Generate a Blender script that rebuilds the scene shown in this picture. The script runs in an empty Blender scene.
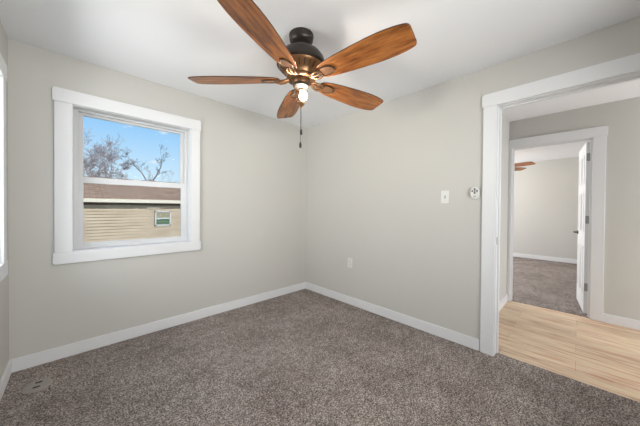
import bpy, bmesh, math, random
from mathutils import Vector, Matrix
S = bpy.context.scene
C = S.collection
R = math.radians

# ---------------------------------------------------------------- camera
H_CAM = 1.2098
cam_d = bpy.data.cameras.new('camera'); cam = bpy.data.objects.new('camera', cam_d); C.objects.link(cam)
cam_d.sensor_width = 36; cam_d.lens = 250.93 * 36 / 640; cam_d.shift_y = -2.5 / 640
cam_d.clip_start = .02; cam_d.clip_end = 500
r_ = Vector((0.71738489, -0.69662575, 0.00845499)); u_ = Vector((0.00105671, 0.01322419, 0.999912)); f_ = Vector((0.69667625, 0.71731283, -0.01022296))
cam.matrix_world = Matrix(((r_.x, u_.x, -f_.x, 0), (r_.y, u_.y, -f_.y, 0), (r_.z, u_.z, -f_.z, H_CAM), (0, 0, 0, 1)))
S.camera = cam

# ---------------------------------------------------------------- exposure
S.view_settings.view_transform = 'Standard'; S.view_settings.look = 'None'
S.view_settings.exposure = 0.09; S.view_settings.gamma = 1; S.view_settings.use_curve_mapping = False

# ---------------------------------------------------------------- sky
w = bpy.data.worlds.new('sky'); S.world = w; w.use_nodes = True
nt = w.node_tree; nt.nodes.clear()
def wn(t, **k):
    n = nt.nodes.new(t)
    for a, b in k.items(): setattr(n, a, b)
    return n
wo = wn('ShaderNodeOutputWorld'); bg = wn('ShaderNodeBackground'); tc = wn('ShaderNodeTexCoord'); sx = wn('ShaderNodeSeparateXYZ')
rmp = wn('ShaderNodeValToRGB'); mix = wn('ShaderNodeMixRGB'); nz = wn('ShaderNodeTexNoise'); cr = wn('ShaderNodeValToRGB'); mp = wn('ShaderNodeMapping')
L = nt.links.new
L(tc.outputs['Generated'], sx.inputs[0]); L(sx.outputs['Z'], rmp.inputs[0])
e = rmp.color_ramp.elements
e[0].position = 0.0; e[0].color = (.72, .85, .96, 1)
e[1].position = .5; e[1].color = (.16, .40, .80, 1)
k = e.new(.10); k.color = (.60, .80, .96, 1)
k = e.new(.24); k.color = (.34, .62, .94, 1)
mp.inputs['Scale'].default_value = (5, 5, 11)
L(tc.outputs['Generated'], mp.inputs[0]); L(mp.outputs[0], nz.inputs['Vector']); nz.inputs['Scale'].default_value = 2.2; nz.inputs['Detail'].default_value = 5
cr.color_ramp.elements[0].position = .62; cr.color_ramp.elements[1].position = .74
L(nz.outputs['Fac'], cr.inputs[0]); L(cr.outputs[0], mix.inputs[0]); L(rmp.outputs[0], mix.inputs[1]); mix.inputs[2].default_value = (.9, .93, .97, 1)
L(mix.outputs[0], bg.inputs[0]); bg.inputs[1].default_value = 1.0; L(bg.outputs[0], wo.inputs[0])

# ---------------------------------------------------------------- sun, daylight through the windows out of frame, added fill lights
def light(name, kind, loc, power, color=(1, 1, 1), aim=None, **k):
    d = bpy.data.lights.new(name, kind); d.energy = power; d.color = color
    for a, b in k.items(): setattr(d, a, b)
    o = bpy.data.objects.new(name, d); C.objects.link(o); o.location = loc
    if aim: o.rotation_euler = Vector(aim).to_track_quat('-Z', 'Y').to_euler()
    return o
light('sun', 'SUN', (0, -5, 8), 3.6, (1, .94, .86), aim=(-.42, .80, -.66), angle=R(1))
light('daylight_west', 'AREA', (-1.35, 2.15, 1.28), 112, (1, .985, .965), aim=(1, -.12, -.12), shape='RECTANGLE', size=1.9, size_y=1.6)
light('added_fill_south', 'AREA', (1.0, -1.65, 1.30), 240, (1, .985, .96), aim=(-.22, 1, -.12), shape='RECTANGLE', size=3.2, size_y=1.7)  # unseen fill light added behind the camera for even brightness
light('daylight_far', 'AREA', (6.2, 3.35, 1.2), 160, (1, 1, .99), aim=(0, -1, .22), shape='RECTANGLE', size=2.2, size_y=1.6)
light('added_fill_hall', 'AREA', (3.35, -2.85, 1.05), 58, (.95, .98, 1), aim=(.25, 1, -.45), shape='RECTANGLE', size=1.1, size_y=1.9)  # unseen fill light added at the south end of the hall

# ---------------------------------------------------------------- materials
def mat(name, col, rough=.6, metal=0, spec=.5):
    m = bpy.data.materials.new(name); m.use_nodes = True
    b = m.node_tree.nodes['Principled BSDF']
    b.inputs['Base Color'].default_value = (*col, 1); b.inputs['Roughness'].default_value = rough
    b.inputs['Metallic'].default_value = metal; b.inputs['Specular IOR Level'].default_value = spec
    return m
class N:
    def __init__(s, m): s.t = m.node_tree; s.b = s.t.nodes['Principled BSDF']
    def n(s, t, **k):
        x = s.t.nodes.new(t)
        for a, b in k.items(): setattr(x, a, b)
        return x
    def l(s, a, b): s.t.links.new(a, b)
    def coord(s, scale=(1, 1, 1), rot=(0, 0, 0)):
        c = s.n('ShaderNodeTexCoord'); m = s.n('ShaderNodeMapping'); m.inputs['Scale'].default_value = scale; m.inputs['Rotation'].default_value = rot
        s.l(c.outputs['Object'], m.inputs[0]); return m.outputs[0]
    def noise(s, vec, scale, detail=3, rough=.5, dim='3D'):
        x = s.n('ShaderNodeTexNoise'); x.noise_dimensions = dim; s.l(vec, x.inputs['Vector'])
        x.inputs['Scale'].default_value = scale; x.inputs['Detail'].default_value = detail; x.inputs['Roughness'].default_value = rough; return x
    def ramp(s, fac, stops):
        x = s.n('ShaderNodeValToRGB'); el = x.color_ramp.elements
        el[0].position, el[0].color = stops[0][0], (*stops[0][1], 1); el[1].position, el[1].color = stops[-1][0], (*stops[-1][1], 1)
        for p, c in stops[1:-1]: q = el.new(p); q.color = (*c, 1)
        s.l(fac, x.inputs[0]); return x.outputs[0]
    def mix(s, fac, a, b, mode='MIX'):
        x = s.n('ShaderNodeMixRGB', blend_type=mode)
        if isinstance(fac, (int, float)): x.inputs[0].default_value = fac
        else: s.l(fac, x.inputs[0])
        for i, v in ((1, a), (2, b)):
            if isinstance(v, tuple): x.inputs[i].default_value = (*v, 1)
            else: s.l(v, x.inputs[i])
        return x.outputs[0]
    def color(s, o): s.l(o, s.b.inputs['Base Color'])
    def bump(s, h, st=.2, dist=.01):
        x = s.n('ShaderNodeBump'); x.inputs['Strength'].default_value = st; x.inputs['Distance'].default_value = dist
        s.l(h, x.inputs['Height']); s.l(x.outputs[0], s.b.inputs['Normal'])

def paint(name, col, bump=.08, rough=.75):
    m = mat(name, col, rough, spec=.3); q = N(m); v = q.coord()
    n = q.noise(v, 1.3, 2); q.color(q.mix(n.outputs['Fac'], tuple(c * .97 for c in col), tuple(min(1, c * 1.03) for c in col)))
    q.bump(q.noise(v, 140, 2).outputs['Fac'], bump, .002); return m
M = {}
M['wall'] = paint('greige_paint', (.56, .545, .512))
M['ceiling'] = paint('ceiling_paint', (.85, .85, .865), .15)
M['trim'] = paint('white_trim_paint', (.74, .74, .75), .02, .4)
M['vinyl'] = mat('white_vinyl', (.62, .62, .63), .35)
M['plastic'] = mat('white_plastic', (.68, .67, .645), .35)
M['grey_plastic'] = mat('grey_plastic', (.10, .10, .10), .5)
M['slot'] = mat('dark_slot', (.03, .03, .03), .7)
M['steel'] = mat('satin_steel', (.33, .33, .33), .35, 1)
M['handle_metal'] = mat('dark_satin_metal', (.10, .10, .10), .4, .8)
M['bronze'] = mat('oil_rubbed_bronze', (.045, .036, .030), .38, .6)
M['copper'] = mat('brushed_bronze', (.30, .16, .075), .38, .75)
M['iron'] = mat('bronze_iron', (.17, .085, .038), .42, .7)
M['medallion'] = mat('dark_copper', (.26, .125, .06), .45, .5)
M['fitter'] = mat('cream_fitter', (.024, .016, .010), .6)
M['chain'] = mat('chain_metal', (.05, .045, .04), .5, .5)
M['cover'] = mat('floor_cover_plastic', (.31, .285, .25), .6)

m = M['carpet'] = mat('carpet', (.15, .13, .12), 1, spec=.05); q = N(m); v = q.coord()
n1 = q.noise(v, 230, 2, .8); n2 = q.noise(v, 105, 1, .5); n3 = q.noise(v, 2.6, 5, .68)
c1 = q.ramp(n1.outputs['Fac'], [(.41, (.030, .022, .018)), (.5, (.238, .206, .190)), (.59, (.58, .505, .47))])
c2 = q.ramp(n2.outputs['Fac'], [(.39, (.030, .022, .018)), (.5, (.238, .206, .189)), (.61, (.56, .485, .45))])
n4 = q.noise(v, 42, 2, .6); c4 = q.ramp(n4.outputs['Fac'], [(.36, (.34, .335, .33)), (.64, (.65, .65, .65))])
n5 = q.noise(v, 15, 2, .6); c5 = q.ramp(n5.outputs['Fac'], [(.38, (.40, .395, .39)), (.62, (.61, .61, .61))])
c = q.mix(.6, q.mix(.75, q.mix(.5, c1, c2), c4, 'OVERLAY'), c5, 'OVERLAY'); c3 = q.ramp(n3.outputs['Fac'], [(.36, (.40, .39, .385)), (.64, (.61, .61, .615))])
q.color(q.mix(.8, c, c3, 'OVERLAY')); q.bump(n2.outputs['Fac'], .35, .01)

m = M['oak'] = mat('light_oak_planks', (.6, .42, .25), .42, spec=.35); q = N(m); v = q.coord((1, 1, 1), (0, 0, R(90)))
br = q.n('ShaderNodeTexBrick'); q.l(v, br.inputs['Vector']); br.offset = .37
for a, b in (('Scale', 1), ('Brick Width', 1.22), ('Row Height', .18), ('Mortar Size', .0015), ('Bias', 0)): br.inputs[a].default_value = b
br.inputs['Color1'].default_value = (.69, .525, .37, 1); br.inputs['Color2'].default_value = (.55, .405, .275, 1); br.inputs['Mortar'].default_value = (.46, .31, .19, 1)
v2 = q.coord((14, 1.1, 1)); g = q.noise(v2, 2.4, 6, .62)
gc = q.ramp(g.outputs['Fac'], [(.32, (.22, .20, .19)), (.5, (.5, .5, .5)), (.70, (.63, .63, .63))])
v3 = q.coord((6, .9, 1)); g2 = q.noise(v3, 1.5, 4, .6)
gd = q.ramp(g2.outputs['Fac'], [(.33, (.36, .34, .33)), (.46, (.5, .495, .49)), (.68, (.57, .56, .55))])
q.color(q.mix(.9, q.mix(.9, br.outputs['Color'], gc, 'OVERLAY'), gd, 'OVERLAY'))

m = M['blade'] = mat('rustic_wood_blade', (.35, .15, .05), .36, spec=.5); q = N(m)
tc_ = q.n('ShaderNodeTexCoord'); oi = q.n('ShaderNodeObjectInfo'); mpn = q.n('ShaderNodeMapping'); mpn.inputs['Scale'].default_value = (2.6, 17, 17)
q.l(tc_.outputs['Object'], mpn.inputs[0])
ml = q.n('ShaderNodeMath', operation='MULTIPLY'); ml.inputs[1].default_value = 37; q.l(oi.outputs['Random'], ml.inputs[0])
n1 = q.noise(mpn.outputs[0], 2.2, 6, .65, '4D'); q.l(ml.outputs[0], n1.inputs['W'])
n2 = q.noise(mpn.outputs[0], .9, 4, .6, '4D'); q.l(ml.outputs[0], n2.inputs['W'])
c1 = q.ramp(n1.outputs['Fac'], [(.32, (.075, .020, .006)), (.46, (.300, .095, .018)), (.68, (.52, .200, .048))])
c2 = q.ramp(n2.outputs['Fac'], [(.34, (.17, .15, .15)), (.50, (.5, .5, .5)), (.75, (.57, .57, .56))])
q.color(q.mix(.85, c1, c2, 'OVERLAY'))
M['blade_edge'] = mat('dark_wood_edge', (.06, .022, .010), .5)

def emit(name, col, s):
    m = bpy.data.materials.new(name); m.use_nodes = True; t = m.node_tree; t.nodes.clear()
    o = t.nodes.new('ShaderNodeOutputMaterial'); e = t.nodes.new('ShaderNodeEmission'); e.inputs[0].default_value = (*col, 1); e.inputs[1].default_value = s
    t.links.new(e.outputs[0], o.inputs[0]); return m
M['bulb'] = emit('lit_bulb', (1, .91, .79), 250)
def glass(name, tint, refl):
    m = bpy.data.materials.new(name); m.use_nodes = True; t = m.node_tree; t.nodes.clear()
    o = t.nodes.new('ShaderNodeOutputMaterial'); a = t.nodes.new('ShaderNodeBsdfTransparent'); g = t.nodes.new('ShaderNodeBsdfGlossy'); x = t.nodes.new('ShaderNodeMixShader'); f = t.nodes.new('ShaderNodeFresnel')
    a.inputs[0].default_value = (*tint, 1); g.inputs['Roughness'].default_value = .02; f.inputs['IOR'].default_value = refl
    t.links.new(f.outputs[0], x.inputs[0]); t.links.new(a.outputs[0], x.inputs[1]); t.links.new(g.outputs[0], x.inputs[2]); t.links.new(x.outputs[0], o.inputs[0]); return m
M['glass'] = glass('window_glass', (.97, .985, .985), 1.06)
M['clear'] = glass('clear_lamp_glass', (.97, .97, .97), 1.06)

m = M['siding'] = mat('beige_siding', (.52, .42, .28), .7); q = N(m); n = q.noise(q.coord((1, 1, 3)), 1.6, 4); q.color(q.ramp(n.outputs['Fac'], [(.35, (.46, .365, .26)), (.65, (.54, .44, .32))]))
m = M['shingle'] = mat('brown_shingles', (.3, .18, .13), 1, spec=.05); q = N(m)
vv = q.coord(); bt = q.n('ShaderNodeTexBrick'); q.l(vv, bt.inputs['Vector'])
for a, b in (('Scale', 1), ('Brick Width', .3), ('Row Height', .14), ('Mortar Size', .006)): bt.inputs[a].default_value = b
bt.inputs['Color1'].default_value = (.42, .275, .185, 1); bt.inputs['Color2'].default_value = (.31, .20, .135, 1); bt.inputs['Mortar'].default_value = (.18, .12, .09, 1)
q.color(q.mix(.6, bt.outputs['Color'], q.ramp(q.noise(vv, 9, 5).outputs['Fac'], [(.3, (.36, .36, .36)), (.7, (.62, .6, .6))]), 'OVERLAY'))
M['fascia'] = mat('cream_fascia', (.74, .67, .54), .6)
M['dark_strip'] = mat('dark_brown', (.10, .065, .045), .6)
M['bark'] = mat('grey_bark', (.46, .385, .37), .9)
M['bark_dark'] = mat('dark_grey_bark', (.20, .17, .165), .9)
M['bark_red'] = mat('reddish_twigs', (.46, .38, .35), .9)
m = M['lawn'] = mat('dormant_lawn', (.16, .15, .07), 1); q = N(m); q.color(q.ramp(q.noise(q.coord(), 4, 5).outputs['Fac'], [(.3, (.10, .10, .045)), (.7, (.22, .19, .10))]))
M['house_pane'] = mat('pane_beige_reflection', (.32, .30, .20), .15); M['house_pane_low'] = mat('pane_green_reflection', (.10, .17, .10), .15)  # reflections painted into the panes: beige above, green below

# ---------------------------------------------------------------- mesh helpers
class MB:
    def __init__(s): s.v = []; s.f = []
    def add(s, vs, fs):
        o = len(s.v); s.v += [tuple(x) for x in vs]; s.f += [tuple(i + o for i in f) for f in fs]; return s
    def box(s, x0, x1, y0, y1, z0, z1):
        return s.add([(x0, y0, z0), (x1, y0, z0), (x1, y1, z0), (x0, y1, z0), (x0, y0, z1), (x1, y0, z1), (x1, y1, z1), (x0, y1, z1)],
                     [(3, 2, 1, 0), (4, 5, 6, 7), (0, 1, 5, 4), (1, 2, 6, 5), (2, 3, 7, 6), (3, 0, 4, 7)])
    def lathe(s, prof, n=32, center=(0, 0, 0), axis=None):
        A = Vector(axis).to_track_quat('Z', 'Y').to_matrix() if axis else Matrix.Identity(3); c = Vector(center); vs = []; fs = []
        for r, z in prof:
            for i in range(n): a = 2 * math.pi * i / n; vs.append(c + A @ Vector((r * math.cos(a), r * math.sin(a), z)))
        for j in range(len(prof) - 1):
            for i in range(n): k = (i + 1) % n; fs.append((j * n + i, j * n + k, (j + 1) * n + k, (j + 1) * n + i))
        fs.append(tuple(range(n))[::-1]); m_ = (len(prof) - 1) * n; fs.append(tuple(m_ + i for i in range(n)))
        return s.add(vs, fs)
    def tube(s, pts, rad, n=8):
        pts = [Vector(p) for p in pts]; rad = rad if isinstance(rad, (list, tuple)) else [rad] * len(pts); vs = []; fs = []
        up = None
        for i, p in enumerate(pts):
            t = (pts[min(i + 1, len(pts) - 1)] - pts[max(i - 1, 0)]).normalized()
            if up is None: up = t.orthogonal()
            up = (up - t * up.dot(t)).normalized(); b = t.cross(up)
            for k in range(n): a = 2 * math.pi * k / n; vs.append(p + rad[i] * (math.cos(a) * up + math.sin(a) * b))
        for i in range(len(pts) - 1):
            for k in range(n): q_ = (k + 1) % n; fs.append((i * n + k, i * n + q_, (i + 1) * n + q_, (i + 1) * n + k))
        fs.append(tuple(range(n))[::-1]); m_ = (len(pts) - 1) * n; fs.append(tuple(m_ + k for k in range(n)))
        return s.add(vs, fs)
    def prism(s, pts, z0, z1, frame=None):
        n = len(pts); F = frame or (lambda a, b, c: (a, b, c))
        vs = [F(a, b, z0) for a, b in pts] + [F(a, b, z1) for a, b in pts]
        fs = [tuple(range(n))[::-1], tuple(range(n, 2 * n))] + [(i, (i + 1) % n, n + (i + 1) % n, n + i) for i in range(n)]
        return s.add(vs, fs)
    def build(s, name, material, parent=None, bevel=0, smooth=False, seg=2):
        me = bpy.data.meshes.new(name); bm = bmesh.new(); vs = [bm.verts.new(v) for v in s.v]
        for f in s.f:
            try: bm.faces.new([vs[i] for i in f])
            except ValueError: pass
        bmesh.ops.recalc_face_normals(bm, faces=bm.faces)
        if bevel:
            bmesh.ops.bevel(bm, geom=[e for e in bm.edges if len(e.link_faces) == 2 and e.calc_face_angle() > .6], offset=bevel, segments=seg, affect='EDGES', profile=.5)
        bm.to_mesh(me); bm.free()
        if smooth:
            me.polygons.foreach_set('use_smooth', [True] * len(me.polygons)); me.set_sharp_from_angle(angle=R(38))
        me.materials.append(material if not isinstance(material, str) else M[material])
        o = bpy.data.objects.new(name, me); C.objects.link(o)
        if parent: o.parent = parent
        return o
def tag(o, label, cat=None, group=None, kind=None):
    o['label'] = label
    if cat: o['category'] = cat
    if group: o['group'] = group
    if kind: o['kind'] = kind
    return o
def empty(name, loc=(0, 0, 0), rz=0):
    o = bpy.data.objects.new(name, None); C.objects.link(o); o.location = loc; o.rotation_euler = (0, 0, rz); o.empty_display_size = .1; return o
def struct(name, mb, material, label, cat, bevel=0):
    return tag(mb.build(name, material, bevel=bevel), label, cat, kind='structure')
def sroot(name, label, cat, loc=(0, 0, 0), rz=0): return tag(empty(name, loc, rz), label, cat, kind='structure')

# ---------------------------------------------------------------- room dimensions
XW, YW, XL, H = 2.474, 2.845, -.349, 2.40       # door wall, window wall, west wall, ceiling
YS = -.70                                       # wall behind the camera
TW, TI = .17, .11                               # outer and inner wall thickness
XHI, XHF, XF = XW + TI, 4.11, 8.10              # hall side of door wall, hall's far wall, far room's back wall
YE, HH, YHS = .650, 2.37, -2.6                  # hall end wall, hall ceiling, hall south end
D1 = (-.335, .468, 2.056)                       # doorway in the door wall: y0, y1, head
D2 = (-.097, .610, 2.010)                       # doorway across the hall

# ---------------------------------------------------------------- floors, ceilings
struct('floor', MB().box(XL - TW, XW + .075, YS - TW, YW + TW, -.10, 0), 'carpet', 'grey brown speckled carpet floor of the bedroom with the fan', 'floor')
struct('floor_hall', MB().box(XW + .075, XHF + .04, YHS - .1, YE + .1, -.10, -.004), 'oak', 'light oak plank floor of the hallway beyond the doorway', 'floor')
struct('floor_far', MB().box(XHF + .04, XF + .1, -1.3, 3.1, -.10, 0), 'carpet', 'grey carpet floor of the room across the hall', 'floor')
struct('ceiling', MB().box(XL - TW, XHI, YS - TW, YW + TW, H, H + .12), 'ceiling', 'white ceiling of the bedroom carrying the big fan', 'ceiling')
struct('ceiling_hall', MB().box(XHI, XHF + TI, YHS - .1, YE + .1, HH, HH + .12), 'ceiling', 'white hallway ceiling seen through the wide doorway', 'ceiling')
struct('ceiling_far', MB().box(XHF + TI, XF + .1, -1.3, 3.1, H, H + .12), 'ceiling', 'bright white ceiling of the room across the hall', 'ceiling')

# ---------------------------------------------------------------- walls
def wall_x(name, x0, x1, y0, y1, h, openings, label, z0=-.1):     # runs along y
    b = MB(); y = y0
    for (a, c, lo, hi) in sorted(openings):
        b.box(x0, x1, y, a, z0, h)
        if lo > 0: b.box(x0, x1, a, c, z0, lo)
        b.box(x0, x1, a, c, hi, h); y = c
    b.box(x0, x1, y, y1, z0, h); return struct(name, b, 'wall', label, 'wall')
def wall_y(name, y0, y1, x0, x1, h, openings, label, z0=-.1):     # runs along x
    b = MB(); x = x0
    for (a, c, lo, hi) in sorted(openings):
        b.box(x, a, y0, y1, z0, h)
        if lo > 0: b.box(a, c, y0, y1, z0, lo)
        b.box(a, c, y0, y1, hi, h); x = c
    b.box(x, x1, y0, y1, z0, h); return struct(name, b, 'wall', label, 'wall')
J = .016
W1 = (-.018, .861, .846, 2.020)                 # clear window opening: x0, x1, sill, head
wall_y('wall_north', YW, YW + TW, XL - TW, XW + TI, H, [(W1[0] - J, W1[1] + J, W1[2] - J, W1[3] + J)], 'greige bedroom wall with the window looking at the beige house')
W2 = (1.665, 2.544, W1[2], W1[3])
wall_x('wall_west', XL - TW, XL, YS - TW, YW, H, [(W2[0] - J, W2[1] + J, W2[2] - J, W2[3] + J)], 'greige bedroom wall seen edge-on at the picture margin')
W3 = (.35, 1.65, W1[2], W1[3])
wall_y('wall_south', YS - TW, YS, XL, XW, H, [(W3[0] - J, W3[1] + J, W3[2] - J, W3[3] + J)], 'greige bedroom wall opposite the window wall')
wall_x('wall_east', XW, XHI, YS - TW, YW, H, [(D1[0] - J, D1[1] + J, 0, D1[2] + J)], 'greige bedroom wall with the light switch, outlet and doorway')
wall_y('wall_hall_end', YE, YE + .1, XHI, XHF, HH, [], 'greige hallway end wall just inside the doorway')
wall_x('wall_hall_far', XHF, XHF + TI, YHS - .1, 3.1, H + .1, [(D2[0] - J, D2[1] + J, 0, D2[2] + J)], 'greige hallway wall holding the doorway to the far room')
wall_y('wall_hall_south', YHS - .1, YHS, XHI, XHF, HH, [(2.7, 4.0, .2, 2.2)], 'greige hallway wall at the south end, opening added for the fill light')
wall_x('wall_hall_near', XHI - TI, XHI, YHS - .1, YS - TW, HH, [], 'greige hallway wall continuing past the bedroom')
wall_x('wall_far_back', XF, XF + .1, -1.3, 3.1, H, [], 'pale greige back wall of the room across the hall')
wall_y('wall_far_south', -1.3, -1.2, XHF + TI, XF, H, [], 'pale greige side wall of the room across the hall')
wall_y('wall_far_north', 3.0, 3.1, XHF + TI, XF, H, [(5.1, 7.3, .7, 2.2)], 'pale greige window wall of the room across the hall')
# unseen slab added to keep direct sun out of the south openings
struct('roof', MB().box(-1.6, 7.5, -7.5, YS - TW, 2.53, 2.66), 'trim', 'white slab added as a sun block over the wall behind the viewpoint', 'roof')

# ---------------------------------------------------------------- trim
BT, BH = .013, .097
def base(name, mb, label): struct(name, mb, 'trim', label, 'baseboard', bevel=.003)
base('baseboard_north', MB().box(XL, XW, YW - BT, YW, 0, BH), 'white baseboard along the bedroom wall under the window')
base('baseboard_west', MB().box(XL, XL + BT, YS, YW - BT, 0, BH), 'white baseboard running toward the viewer beside the round floor cover')
base('baseboard_east', MB().box(XW - BT, XW, D1[1] + .107, YW - BT, 0, BH), 'white baseboard under the outlet and light switch')
base('baseboard_hall_end', MB().box(XHI, XHF - .02, YE - BT, YE, -.004, BH), 'short white baseboard on the hallway end wall')
base('baseboard_hall_far', MB().box(XHF - BT, XHF, YHS, D2[0] - .104, -.004, BH - .005), 'white baseboard over the oak planks beside the far doorway')
base('baseboard_far', MB().box(XF - BT, XF, -1.2, 3.0, 0, BH), 'white baseboard of the carpeted room across the hall')

CT = .019
def slab(b, axis, lo, hi, d0, d1, z0, z1):       # d0..d1 = depth range along the wall normal axis
    if axis == 'y': b.box(lo, hi, min(d0, d1), max(d0, d1), z0, z1)
    else: b.box(min(d0, d1), max(d0, d1), lo, hi, z0, z1)
    return b

def window(name, axis, wall, sgn, lo, hi, z0, z1, label, lock=True):
    """axis: direction the wall's normal points along; sgn: +1 when outside is on the + side"""
    root = sroot(name, label, 'window')
    P = lambda d: wall + sgn * d
    def part(nm, l0, l1, d0, d1, a, b, mt='trim', bev=.003, parent=None):
        return slab(MB(), axis, l0, l1, P(d0), P(d1), a, b).build(nm, mt, parent or root, bevel=bev)
    cw = .105; r = .004
    part('side_casing', lo - r - cw + .004, lo - r, -CT, 0, z0 - r, z1 + r)
    part('side_casing', hi + r, hi + r + cw - .02, -CT, 0, z0 - r, z1 + r)
    def capped(nm, a, b, up):                    # head and sill boards, 1 cm longer each end with rounded outer corners
        l0, l1 = lo - r - cw - .006, hi + r + cw - .010; rad = .022; n = 5
        pts = [(l0, a), (l1, a)] if up else [(l1, b), (l0, b)]
        cs = [(l1 - rad, b - rad, 0), (l0 + rad, b - rad, 90)] if up else [(l0 + rad, a + rad, 180), (l1 - rad, a + rad, 270)]
        for cx, cz, st in cs:
            for i in range(n + 1): t = R(st + 90 * i / n); pts.append((cx + rad * math.cos(t), cz + rad * math.sin(t)))
        fr = (lambda p, q_, d: (p, P(d), q_)) if axis == 'y' else (lambda p, q_, d: (P(d), p, q_))
        MB().prism(pts, -CT - .004, 0, fr).build(nm, 'trim', root, bevel=.002)
    capped('head_casing', z1 + r, z1 + r + .104, True)
    capped('sill_casing', z0 - r - .092, z0 - r, False)
    jb = MB()
    for a, b, c, d in ((lo - J, lo, z0 - J, z1 + J), (hi, hi + J, z0 - J, z1 + J), (lo, hi, z0 - J, z0), (lo, hi, z1, z1 + J)): slab(jb, axis, a, b, P(0), P(TW), c, d)
    jb.build('jamb', 'trim', root)
    fw = .030; fb = MB()
    for a, b, c, d in ((lo, lo + fw, z0, z1), (hi - fw, hi, z0, z1), (lo + fw, hi - fw, z0, z0 + fw), (lo + fw, hi - fw, z1 - .014, z1)): slab(fb, axis, a, b, P(.095), P(.165), c, d)
    # the track groove between the sashes
    slab(fb, axis, lo + fw, lo + fw + .006, P(.118), P(.124), z0 + fw, z1 - fw); slab(fb, axis, hi - fw - .006, hi - fw, P(.118), P(.124), z0 + fw, z1 - fw)
    fb.build('frame', 'vinyl', root, bevel=.002)
    zm = (z0 + z1) / 2 + .003
    def sash(nm, d0, a, b, rail_b, rail_t, ins):
        l0, l1 = lo + ins, hi - ins; st = .062 - ins; sb = MB()
        for p, q_, c, d in ((l0, l0 + st, a, b), (l1 - st, l1, a, b), (l0 + st, l1 - st, a, a + rail_b), (l0 + st, l1 - st, b - rail_t, b)): slab(sb, axis, p, q_, P(d0), P(d0 + .026), c, d)
        s_ = sb.build(nm, 'vinyl', root, bevel=.003)
        slab(MB(), axis, l0 + st - .004, l1 - st + .004, P(d0 + .011), P(d0 + .014), a + rail_b - .004, b - rail_t + .004).build('pane', 'glass', s_); return s_
    sash('upper_sash', .128, zm - .02, z1 - .012, .04, .022, .022)
    lo_s = sash('lower_sash', .098, z0 + .012, zm + .022, .036, .052, .022)
    if lock:
        c_ = (lo + hi) / 2
        slab(MB(), axis, c_ - .03, c_ + .03, P(.100), P(.118), zm + .022, zm + .032).build('sash_lock', 'vinyl', lo_s, bevel=.003)
    return root
window('window_1', 'y', YW, 1, *W1, 'white framed double-hung window showing blue sky and beige house')
window('window_2', 'x', XL, -1, *W2, 'white cased window on the edge-on wall at the picture margin', lock=False)
window('added_window', 'y', YS, -1, *W3, 'white framed window added behind the viewpoint for the fill light', lock=False)  # unseen window added to let the south fill light in

def doorway(name, x_face, x_back, sgn, y0, y1, z, label, left_w=.105, right_w=.1, stop=.06, back_case=True, eL=.011):
    """x_face: wall face toward the bedroom; casing on that face"""
    root = sroot(name, label, 'doorway')
    r = .005
    def B(nm, a, b, y_0, y_1, c, d, mt='trim', bev=.003): return MB().box(a, b, y_0, y_1, c, d).build(nm, mt, root, bevel=bev)
    B('side_casing', x_face - CT, x_face, y1 + r, y1 + r + left_w, 0, z + r)
    B('side_casing', x_face - CT, x_face, y0 - r - right_w, y0 - r, 0, z + r)
    l0, l1 = y0 - r - right_w - .010, y1 + r + left_w + eL; a, b = z + r, z + r + .106; rad = .02; n = 5
    pts = [(l0, a), (l1, a)]
    for cx, cz, st in ((l1 - rad, b - rad, 0), (l0 + rad, b - rad, 90)):
        for i in range(n + 1): t = R(st + 90 * i / n); pts.append((cx + rad * math.cos(t), cz + rad * math.sin(t)))
    MB().prism(pts, x_face - CT - .004, x_face, lambda p, q_, d: (d, p, q_)).build('head_casing', 'trim', root, bevel=.002)
    jb = MB().box(x_face, x_back, y0 - J, y0, 0, z + J).box(x_face, x_back, y1, y1 + J, 0, z + J).box(x_face, x_back, y0, y1, z, z + J); jb.build('jamb', 'trim', root)
    s0 = x_face + stop; sb = MB().box(s0, s0 + .034, y0, y0 + .011, 0, z).box(s0, s0 + .034, y1 - .011, y1, 0, z).box(s0, s0 + .034, y0 + .011, y1 - .011, z - .011, z); sb.build('door_stop', 'trim', root, bevel=.002)
    if back_case:
        bc = MB().box(x_back, x_back + CT, y0 - .1, y0 - r, 0, z + .1).box(x_back, x_back + CT, y1 + r, y1 + .1, 0, z + .1).box(x_back, x_back + CT, y0 - .0, y1, z + r, z + .1); bc.build('back_casing', 'trim', root, bevel=.003)
    return root
d1 = doorway('door_1', XW, XHI, 1, *D1, 'wide white cased doorway from the bedroom to the oak hallway', left_w=.094)
tag(MB().box(XW + .018, XW + .046, D1[1] - .0015, D1[1] + .001, .92, .98).build('strike_plate', 'steel', d1), 'satin steel strike plate')
d2 = doorway('door_2', XHF, XHF + TI, 1, *D2, 'white cased doorway across the hall with its door swung open', left_w=.033, right_w=.098, stop=.035, eL=0)

# the open leaf of the far doorway, hinged at its right jamb
leaf = sroot('door_3', 'white panelled door standing open into the far room, seen edge-on', 'door', (XHF + TI + .002, D2[0] + .004, 0), R(5))
LW, LT, LH = .655, .035, 1.995
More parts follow.
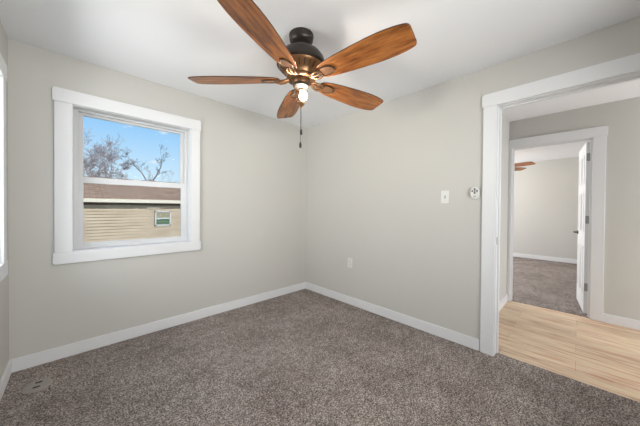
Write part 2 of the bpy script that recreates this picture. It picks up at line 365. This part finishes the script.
# local: x along leaf width (into the room), y toward the opening; x=0 is the hinge edge
lb = MB().box(0, LW, .004, .004 + LT, .014, LH); lm = lb.build('leaf', 'trim', leaf, bevel=.002)
for (za, zb) in ((.22, .78), (.95, 1.42), (1.52, 1.86)):
    for (xa, xb) in ((.10, .30), (.36, .56)):
        pm = MB()
        for s0_ in (.004 - .004, .004 + LT):
            pm.box(xa, xb, s0_, s0_ + .004, za, za + .02).box(xa, xb, s0_, s0_ + .004, zb - .02, zb).box(xa, xa + .02, s0_, s0_ + .004, za + .02, zb - .02).box(xb - .02, xb, s0_, s0_ + .004, za + .02, zb - .02)
        pm.build('panel_moulding', 'trim', lm)
for hz in (.32, 1.10, 1.82):
    hb = MB().box(-.0025, 0, .006, .006 + LT - .006, hz - .045, hz + .045)
    hb.tube([(-.006, .0, hz - .047), (-.006, .0, hz + .047)], .006, 10)
    tag(hb.build('hinge', 'steel', leaf, smooth=True), 'grey steel butt hinge')
hd = MB().lathe([(.026, 0), (.026, .008), (.012, .012), (.011, .045), (.0, .046)], 20, (LW - .06, .004 + LT, .915), (0, 1, 0))
hd.tube([(LW - .06, .004 + LT + .042, .915), (LW - .10, .004 + LT + .044, .915), (LW - .17, .004 + LT + .042, .918)], [.009, .008, .006], 10)
hd.lathe([(.026, 0), (.026, .008), (.012, .012), (.011, .045), (.0, .046)], 20, (LW - .06, .004, .915), (0, -1, 0))
hd.tube([(LW - .06, -.038, .915), (LW - .10, -.040, .915), (LW - .17, -.038, .918)], [.009, .008, .006], 10)
tag(hd.build('lever_handle', 'handle_metal', leaf, smooth=True), 'dark satin lever handle')

# ---------------------------------------------------------------- things on the walls and floor
def wall_item(name, y, z, label, cat, x=XW):      # local: x = along the wall (toward the doorway), y = out of the wall, z = up
    o = empty(name, (x, y, z), 0); o.rotation_euler = (0, 0, R(90)); return tag(o, label, cat)
def rrect(w_, h_, rad, n=5):
    pts = []
    for cx, cz, st in ((w_ / 2 - rad, h_ / 2 - rad, 0), (-w_ / 2 + rad, h_ / 2 - rad, 90), (-w_ / 2 + rad, -h_ / 2 + rad, 180), (w_ / 2 - rad, -h_ / 2 + rad, 270)):
        for i in range(n + 1): t = R(st + 90 * i / n); pts.append((cx + rad * math.cos(t), cz + rad * math.sin(t)))
    return pts
WF = lambda a, b, d: (a, d, b)
sw = wall_item('light_switch', .869, 1.323, 'white single toggle light switch plate on the greige wall', 'light switch')
MB().prism(rrect(.072, .118, .004), 0, .006, WF).build('cover_plate', 'plastic', sw, bevel=.0015)
MB().box(-.006, .006, .006, .0068, -.013, .013).build('toggle_slot', 'grey_plastic', sw)
MB().add([(-.004, .006, -.008), (.004, .006, -.008), (.004, .006, .006), (-.004, .006, .006), (-.0035, .017, .006), (.0035, .017, .006), (.0035, .017, .012), (-.0035, .017, .012)],
         [(0, 1, 2, 3), (4, 5, 6, 7), (0, 1, 5, 4), (1, 2, 6, 5), (2, 3, 7, 6), (3, 0, 4, 7)]).build('toggle', 'plastic', sw)
for z_ in (.030, -.030): MB().lathe([(.0035, .006), (.0035, .0072), (.001, .0074)], 12, (0, 0, z_), (0, 1, 0)).build('screw', 'plastic', sw)

rm = wall_item('fan_remote', .621, 1.344, 'small white rounded fan remote with dark button cross beside the doorway trim', 'remote')
MB().prism(rrect(.060, .100, .026, 8), 0, .012, WF).build('wall_cradle', 'plastic', rm, bevel=.003)
MB().prism([(x * 1.0, z + .008) for x, z in rrect(.066, .092, .0329, 10)], .012, .028, WF).build('handset', 'plastic', rm, bevel=.005, seg=3, smooth=True)
for (dx, dz, rr) in ((0, .038, .0080), (0, .006, .0080), (.0175, .022, .0075), (-.0175, .022, .0075), (0, .022, .0060)):
    MB().lathe([(rr, .0), (rr, .0015), (rr * .7, .0022)], 16, (dx, .028, dz), (0, 1, 0)).build('button', 'grey_plastic', rm)
MB().prism([(x, z - .022) for x, z in rrect(.022, .005, .0024)], .028, .0295, WF).build('button', 'grey_plastic', rm)

ol = wall_item('wall_outlet', 1.994, .523, 'white double power outlet low on the greige wall', 'outlet')
MB().prism(rrect(.072, .118, .004), 0, .006, WF).build('cover_plate', 'plastic', ol, bevel=.0015)
for z_ in (.020, -.020):
    rc = MB().prism([(x, z + z_) for x, z in rrect(.034, .029, .012)], .006, .0075, WF).build('receptacle', 'plastic', ol)
    sl = MB().box(-.0075, -.0055, .0075, .0078, z_ - .002, z_ + .007).box(.0055, .0075, .0075, .0078, z_ - .002, z_ + .006).lathe([(.0025, .0075), (.0025, .0078)], 10, (0, 0, z_ - .008), (0, 1, 0))
    sl.build('slots', 'slot', rc)

fc = tag(empty('floor_outlet_cover', (-.187, 2.505, 0), R(-8)), 'round grey beige floor outlet cover set in the carpet near the corner', 'floor outlet')
MB().lathe([(.0, -.002), (.071, -.002), (.071, .004), (.066, .009), (.056, .011), (.0, .0112)][1:], 40).build('cover_ring', 'cover', fc, smooth=True)
MB().lathe([(.050, .0108), (.050, .0125), (.002, .0128)], 36).build('flip_lid', 'cover', fc, smooth=True)
for dy in (.027, -.030):
    MB().prism([(x, z + dy) for x, z in rrect(.034, .017, .006)], .0126, .0140, lambda a, b, d: (a, b, d)).build('socket_opening', 'slot', fc)

# ---------------------------------------------------------------- ceiling fan
def make_fan(loc, angles, label, tilt=12.5):
    root = tag(empty('ceiling_fan', loc), label, 'ceiling fan')
    # canopy, neck
    MB().lathe([(.078, 0), (.084, -.002), (.085, -.010), (.083, -.016), (.081, -.034), (.079, -.044), (.070, -.054), (.055, -.064), (.046, -.068), (.044, -.076)], 40).build('canopy', 'bronze', root, smooth=True)
    MB().lathe([(.030, -.070), (.030, -.100), (.046, -.104), (.046, -.112)], 28).build('coupling', 'bronze', root, smooth=True)
    # motor housing: dome above, rim, tapering lit underside
    hs = MB().lathe([(.040, -.100), (.070, -.104), (.105, -.115), (.135, -.135), (.156, -.164), (.165, -.196), (.167, -.204), (.167, -.212), (.161, -.218), (.150, -.220)], 48).build('motor_housing', 'bronze', root, smooth=True)
    MB().lathe([(.150, -.216), (.154, -.222), (.148, -.232), (.128, -.246), (.110, -.262), (.098, -.278), (.094, -.292)], 48).build('lower_housing', 'copper', root, smooth=True)
    for k_ in range(24):
        a = 2 * math.pi * k_ / 24; ca, sa = math.cos(a), math.sin(a)
        MB().tube([(.146 * ca, .146 * sa, -.234), (.113 * ca, .113 * sa, -.260)], .0028, 6).build('vent_rib', 'bronze', hs)
    MB().lathe([(.098, -.288), (.100, -.292), (.100, -.306), (.094, -.310), (.060, -.312)], 40).build('flywheel', 'iron', root, smooth=True)
    MB().lathe([(.060, -.308), (.060, -.322), (.052, -.330), (.050, -.338), (.030, -.340)], 36).build('switch_housing', 'iron', root, smooth=True)
    for a in angles:
        # blade in its own frame: x outward from the axis
        ctrl = [(.148, .022), (.152, .034), (.162, .044), (.185, .055), (.24, .067), (.30, .075), (.38, .083), (.46, .089), (.54, .094), (.60, .0945), (.65, .0925), (.70, .087), (.735, .080), (.752, .074), (.761, .064), (.765, .050)]
        up_ = [(x, y) for x, y in ctrl]; pts = [(x, -y) for x, y in ctrl] + up_[::-1]
        b = MB().prism(pts, -.004, .004).build('blade', 'blade', root, bevel=.0015)
        b.data.materials.append(M['blade_edge'])
        for pl in b.data.polygons:
            if abs(pl.normal.z) < .5: pl.material_index = 1
        b.location = (0, 0, -.305); b.rotation_euler = Matrix.Rotation(a, 3, 'Z').to_euler()
        b.rotation_euler = (Matrix.Rotation(a, 3, 'Z') @ Matrix.Rotation(R(-tilt), 3, 'X')).to_euler()
        ir = MB()                                   # blade iron: two scrolls and an oval pad with a raised rim, under the blade
        for s in (-1, 1):
            ir.tube([(.088, s * .012, .000), (.115, s * .024, -.012), (.145, s * .030, -.016), (.165, s * .026, -.013), (.182, s * .014, -.010)], [.010, .009, .0085, .008, .007], 10)
        ir.tube([(.085, 0, -.001), (.13, 0, -.014), (.182, 0, -.010)], [.012, .0075, .006], 10)
        iron = ir.build('blade_iron', 'iron', b, smooth=True)
        ov = [(.216 + .058 * math.cos(t), .036 * math.sin(t)) for t in [2 * math.pi * i / 28 for i in range(28)]]
        MB().prism(ov, -.010, -.004).build('medallion', 'medallion', b, bevel=.002)
        rim = MB(); k_ = 28; pr = [(.216 + .058 * math.cos(2 * math.pi * i / k_), .036 * math.sin(2 * math.pi * i / k_), -.0095) for i in range(k_ + 1)]
        rim.tube(pr, .0035, 8); rim.build('medallion_rim', 'bronze', b, smooth=True)
    # light kit
    MB().lathe([(.044, -.334), (.055, -.338), (.057, -.346), (.055, -.356), (.040, -.364), (.026, -.368)], 36).build('light_fitter', 'fitter', root, smooth=True)
    MB().lathe([(.017, -.362), (.017, -.384), (.012, -.386)], 20, (.004, -.006, 0)).build('lamp_socket', 'copper', root, smooth=True)
    MB().lathe([(.010, -.384), (.016, -.390), (.0235, -.402), (.0265, -.416), (.0245, -.430), (.016, -.441), (.005, -.445)], 24, (.010, -.012, 0)).build('bulb', 'bulb', root, smooth=True)
    MB().lathe([(.040, -.362), (.048, -.375), (.050, -.395), (.044, -.425), (.030, -.455), (.012, -.468)], 36).build('glass_shade', 'clear', root, smooth=True)
    MB().lathe([(.010, -.455), (.026, -.462), (.028, -.470), (.022, -.478), (.012, -.488), (.008, -.496), (.005, -.505)], 24).build('finial', 'copper', root, smooth=True)
    for (dx, dy, z1_) in ((.003, -.001, -.662), (-.001, .001, -.752)):
        ch = MB(); z = -.49
        ch.tube([(dx * .6, dy * .6, z), (dx, dy, z1_ + .02)], .0014, 6)
        while z > z1_ + .02:
            ch.lathe([(.0005, -.0018), (.0019, 0), (.0005, .0018)], 6, (dx, dy, z)); z -= .0065
        c_ = ch.build('pull_chain', 'chain', root)
        MB().lathe([(.002, .020), (.0055, .014), (.0085, .0), (.0085, -.016), (.005, -.022), (.002, -.024)], 16, (dx, dy, z1_)).build('pull_bob', 'bronze', c_, smooth=True)
    return root
BASE = 62.2
fan = make_fan((1.117, 1.349, H), [R(BASE + 72 * i) for i in range(5)], 'large dark bronze ceiling fan with five rustic wood blades and lit bulb')
def copy_tree(o, parent=None):
    c = o.copy(); C.objects.link(c); c.parent = parent
    for ch in list(o.children): copy_tree(ch, c)
    return c
fan2 = copy_tree(fan); fan2.location = (6.45, 1.314, H); fan2.rotation_euler = (0, 0, R(-28))
fan2['label'] = 'wood bladed ceiling fan in the room across the hall, only blade tips showing'

# ---------------------------------------------------------------- outside
GZ = -1.0
struct('ground', MB().box(-60, 90, YW + TW + .05, 140, GZ - .2, GZ), 'lawn', 'dull winter lawn outside between the two houses', 'ground')
HY = 10.5
hs = tag(empty('house', (0, HY, GZ)), 'low beige sided house with brown shingle roof outside the window', 'house')
b = MB(); X0, X1 = -7.0, 9.5; lap = .098; z = 0; zt = 2.34; pr = []
while z < zt: pr += [(-.032, z), (0.0, min(z + lap, zt))]; z += lap
n = len(pr); vs = [(X0, y, z) for y, z in pr] + [(X1, y, z) for y, z in pr]
b.add(vs, [(i, i + 1, n + i + 1, n + i) for i in range(n - 1)]); b.box(X0, X1, .001, .15, 0, zt)
b.build('siding_wall', 'siding', hs)
gb = MB()
for x in (X0, X1 - .12): gb.prism([(.0, 0), (7.0, 0), (7.0, zt), (3.5, zt + 1.25), (0, zt)], x, x + .12, lambda a, c, d: (d, a, c))
gb.box(X0, X1, 6.85, 7, 0, zt); gb.build('gable_walls', 'siding', hs)
OV = .21; ze = 2.33
fa = MB().box(X0 - .2, X1 + .2, -OV - .05, -OV + .03, ze, ze + .11).build('fascia', 'fascia', hs)
MB().box(X0, X1, -.045, 0, ze - .08, ze).build('dark_eave_strip', 'dark_strip', hs)  # dark brown strip along the top of the siding
MB().box(X0 - .2, X1 + .2, -OV + .03, 0.0, ze, ze + .02).build('soffit', 'fascia', hs)
rise = .95 / 3.67
rf = MB().prism([(-OV - .03, ze + .12), (3.5, ze + .12 + rise * (3.5 + OV)), (7.2, ze + .12), (7.2, ze + .07), (3.5, ze + .06 + rise * (3.5 + OV)), (-OV - .03, ze + .07)], X0 - .25, X1 + .25, lambda a, c, d: (d, a, c))
ro = rf.build('roof', 'shingle', hs)
wx0, wx1, wz0, wz1 = 2.0, 2.50, .52 - GZ, 1.05 - GZ
fr = MB().box(wx0, wx0 + .04, -.05, 0, wz0, wz1).box(wx1 - .04, wx1, -.05, 0, wz0, wz1).box(wx0, wx1, -.05, 0, wz0, wz0 + .04).box(wx0, wx1, -.05, 0, wz1 - .04, wz1).box(wx0, wx1, -.045, 0, (wz0 + wz1) / 2 - .02, (wz0 + wz1) / 2 + .02).build('house_window', 'vinyl', hs)
MB().box(wx0 + .05, wx1 - .05, -.03, -.02, (wz0 + wz1) / 2, wz1 - .05).build('pane', 'house_pane', fr)
MB().box(wx0 + .05, wx1 - .05, -.03, -.02, wz0 + .05, (wz0 + wz1) / 2).build('pane', 'house_pane_low', fr)
MB().box(1.75, 2.15, -.06, -.02, 2.14, 2.17).build('vent_hood', 'fascia', hs)

def tree(loc, mains, seed, mt, label, depth=4, twig=1.0, kids=(4, 6), spread=.75, lift=.22):
    rnd = random.Random(seed); b = MB()
    def grow(p, d, ln, r, lev):
        pts = [p]; rad = [r]; q_ = p.copy(); dd = d.copy(); ns = 4
        for i in range(ns):
            dd = (dd + Vector((rnd.gauss(0, .16), rnd.gauss(0, .16), rnd.gauss(.03, .12)))).normalized(); q_ = q_ + dd * ln / ns; pts.append(q_.copy()); rad.append(max(.006, r * (1 - .62 * (i + 1) / ns)))
        b.tube(pts, rad, 5 if lev < 2 else 3)
        if lev < depth:
            for _ in range(rnd.randint(*kids)):
                i = rnd.randint(1, ns); base_ = pts[i]
                nd = (dd + Vector((rnd.gauss(0, spread), rnd.gauss(0, spread), rnd.gauss(lift, .5)))).normalized()
                grow(base_, nd, ln * rnd.uniform(.45, .75) * twig, rad[i] * .6, lev + 1)
    for pts, r0, r1, ln in mains:
        P_ = [Vector(p) for p in pts]; k_ = len(P_)
        b.tube(P_, [r0 + (r1 - r0) * i / (k_ - 1) for i in range(k_)], 7)
        for i in range(1, k_):
            for _ in range(2 if i < k_ - 1 else 3):
                d_ = (P_[i] - P_[i - 1]).normalized(); nd = (d_ + Vector((rnd.gauss(0, .6), rnd.gauss(0, .6), rnd.gauss(.1, .3)))).normalized()
                grow(P_[i], nd, ln * rnd.uniform(.6, 1), (r0 + (r1 - r0) * i / (k_ - 1)) * .42, 1)
    o = b.build('tree', mt); o.location = loc; return tag(o, label, 'tree', 'bare trees beyond the house')
# coordinates relative to the trunk base (z = 0 at the ground)
tree((.2, 20, GZ), [([(0, 0, 0), (.05, 0, 1.6), (-.05, .1, 3.0), (.1, .1, 4.2), (.0, .1, 5.3)], .13, .035, 1.5), ([(-.05, .1, 2.6), (.5, .2, 3.7), (.9, .2, 4.6)], .07, .03, 1.2), ([(-.05, .1, 2.8), (-.6, .2, 4.0), (-.9, .2, 5.0)], .07, .03, 1.2)], 3, 'bark',
     'tall dense grey bare tree rising highest above the roof', depth=4)
tree((1.55, 22, GZ), [([(0, 0, 0), (.0, 0, 2.6), (.1, .1, 3.9), (.2, .1, 4.9)], .09, .03, 1.1), ([(.0, .0, 2.8), (.5, .1, 3.9), (.65, .1, 4.6)], .05, .02, .8)], 11, 'bark',
     'slim twiggy bare tree between the dense tree and the forked tree', depth=4)
tree((.35, 18.5, GZ), [([(0, 0, 0), (.0, 0, 2.2), (.2, .0, 3.2), (.1, 0, 3.9)], .06, .02, .9), ([(0, 0, 2.0), (-.3, 0, 3.0), (-.4, 0, 3.8)], .05, .02, .9), ([(0, 0, 2.1), (.6, 0, 3.2), (.9, 0, 3.7)], .05, .02, .8)], 23, 'bark_red',
     'reddish brown bare bush low over the roof below the dense tree', depth=4)
tree((3.55, 20, GZ), [([(0, 0, 0), (0, 0, 2.0), (-.05, 0, 3.6)], .085, .055, .5), ([(-.05, 0, 3.6), (.35, 0, 4.3), (.62, .05, 4.9), (.70, .1, 5.5)], .052, .02, .75), ([(-.05, 0, 3.6), (-.4, 0, 4.3), (-.75, .05, 4.75), (-1.0, .1, 5.1)], .042, .015, .75)], 8, 'bark_dark',
     'open forked bare tree with two spreading limbs above the roof', depth=4, kids=(2, 4), twig=.9)
tree((5.4, 24, GZ), [([(0, 0, 0), (0, 0, 2.4), (-.3, 0, 3.7), (-.9, 0, 4.3)], .07, .02, .8), ([(0, 0, 2.4), (.3, 0, 3.8), (.2, 0, 4.4)], .06, .02, .7)], 31, 'bark',
     'small distant bare tree low above the roof beyond the forked tree', depth=3, kids=(2, 4))
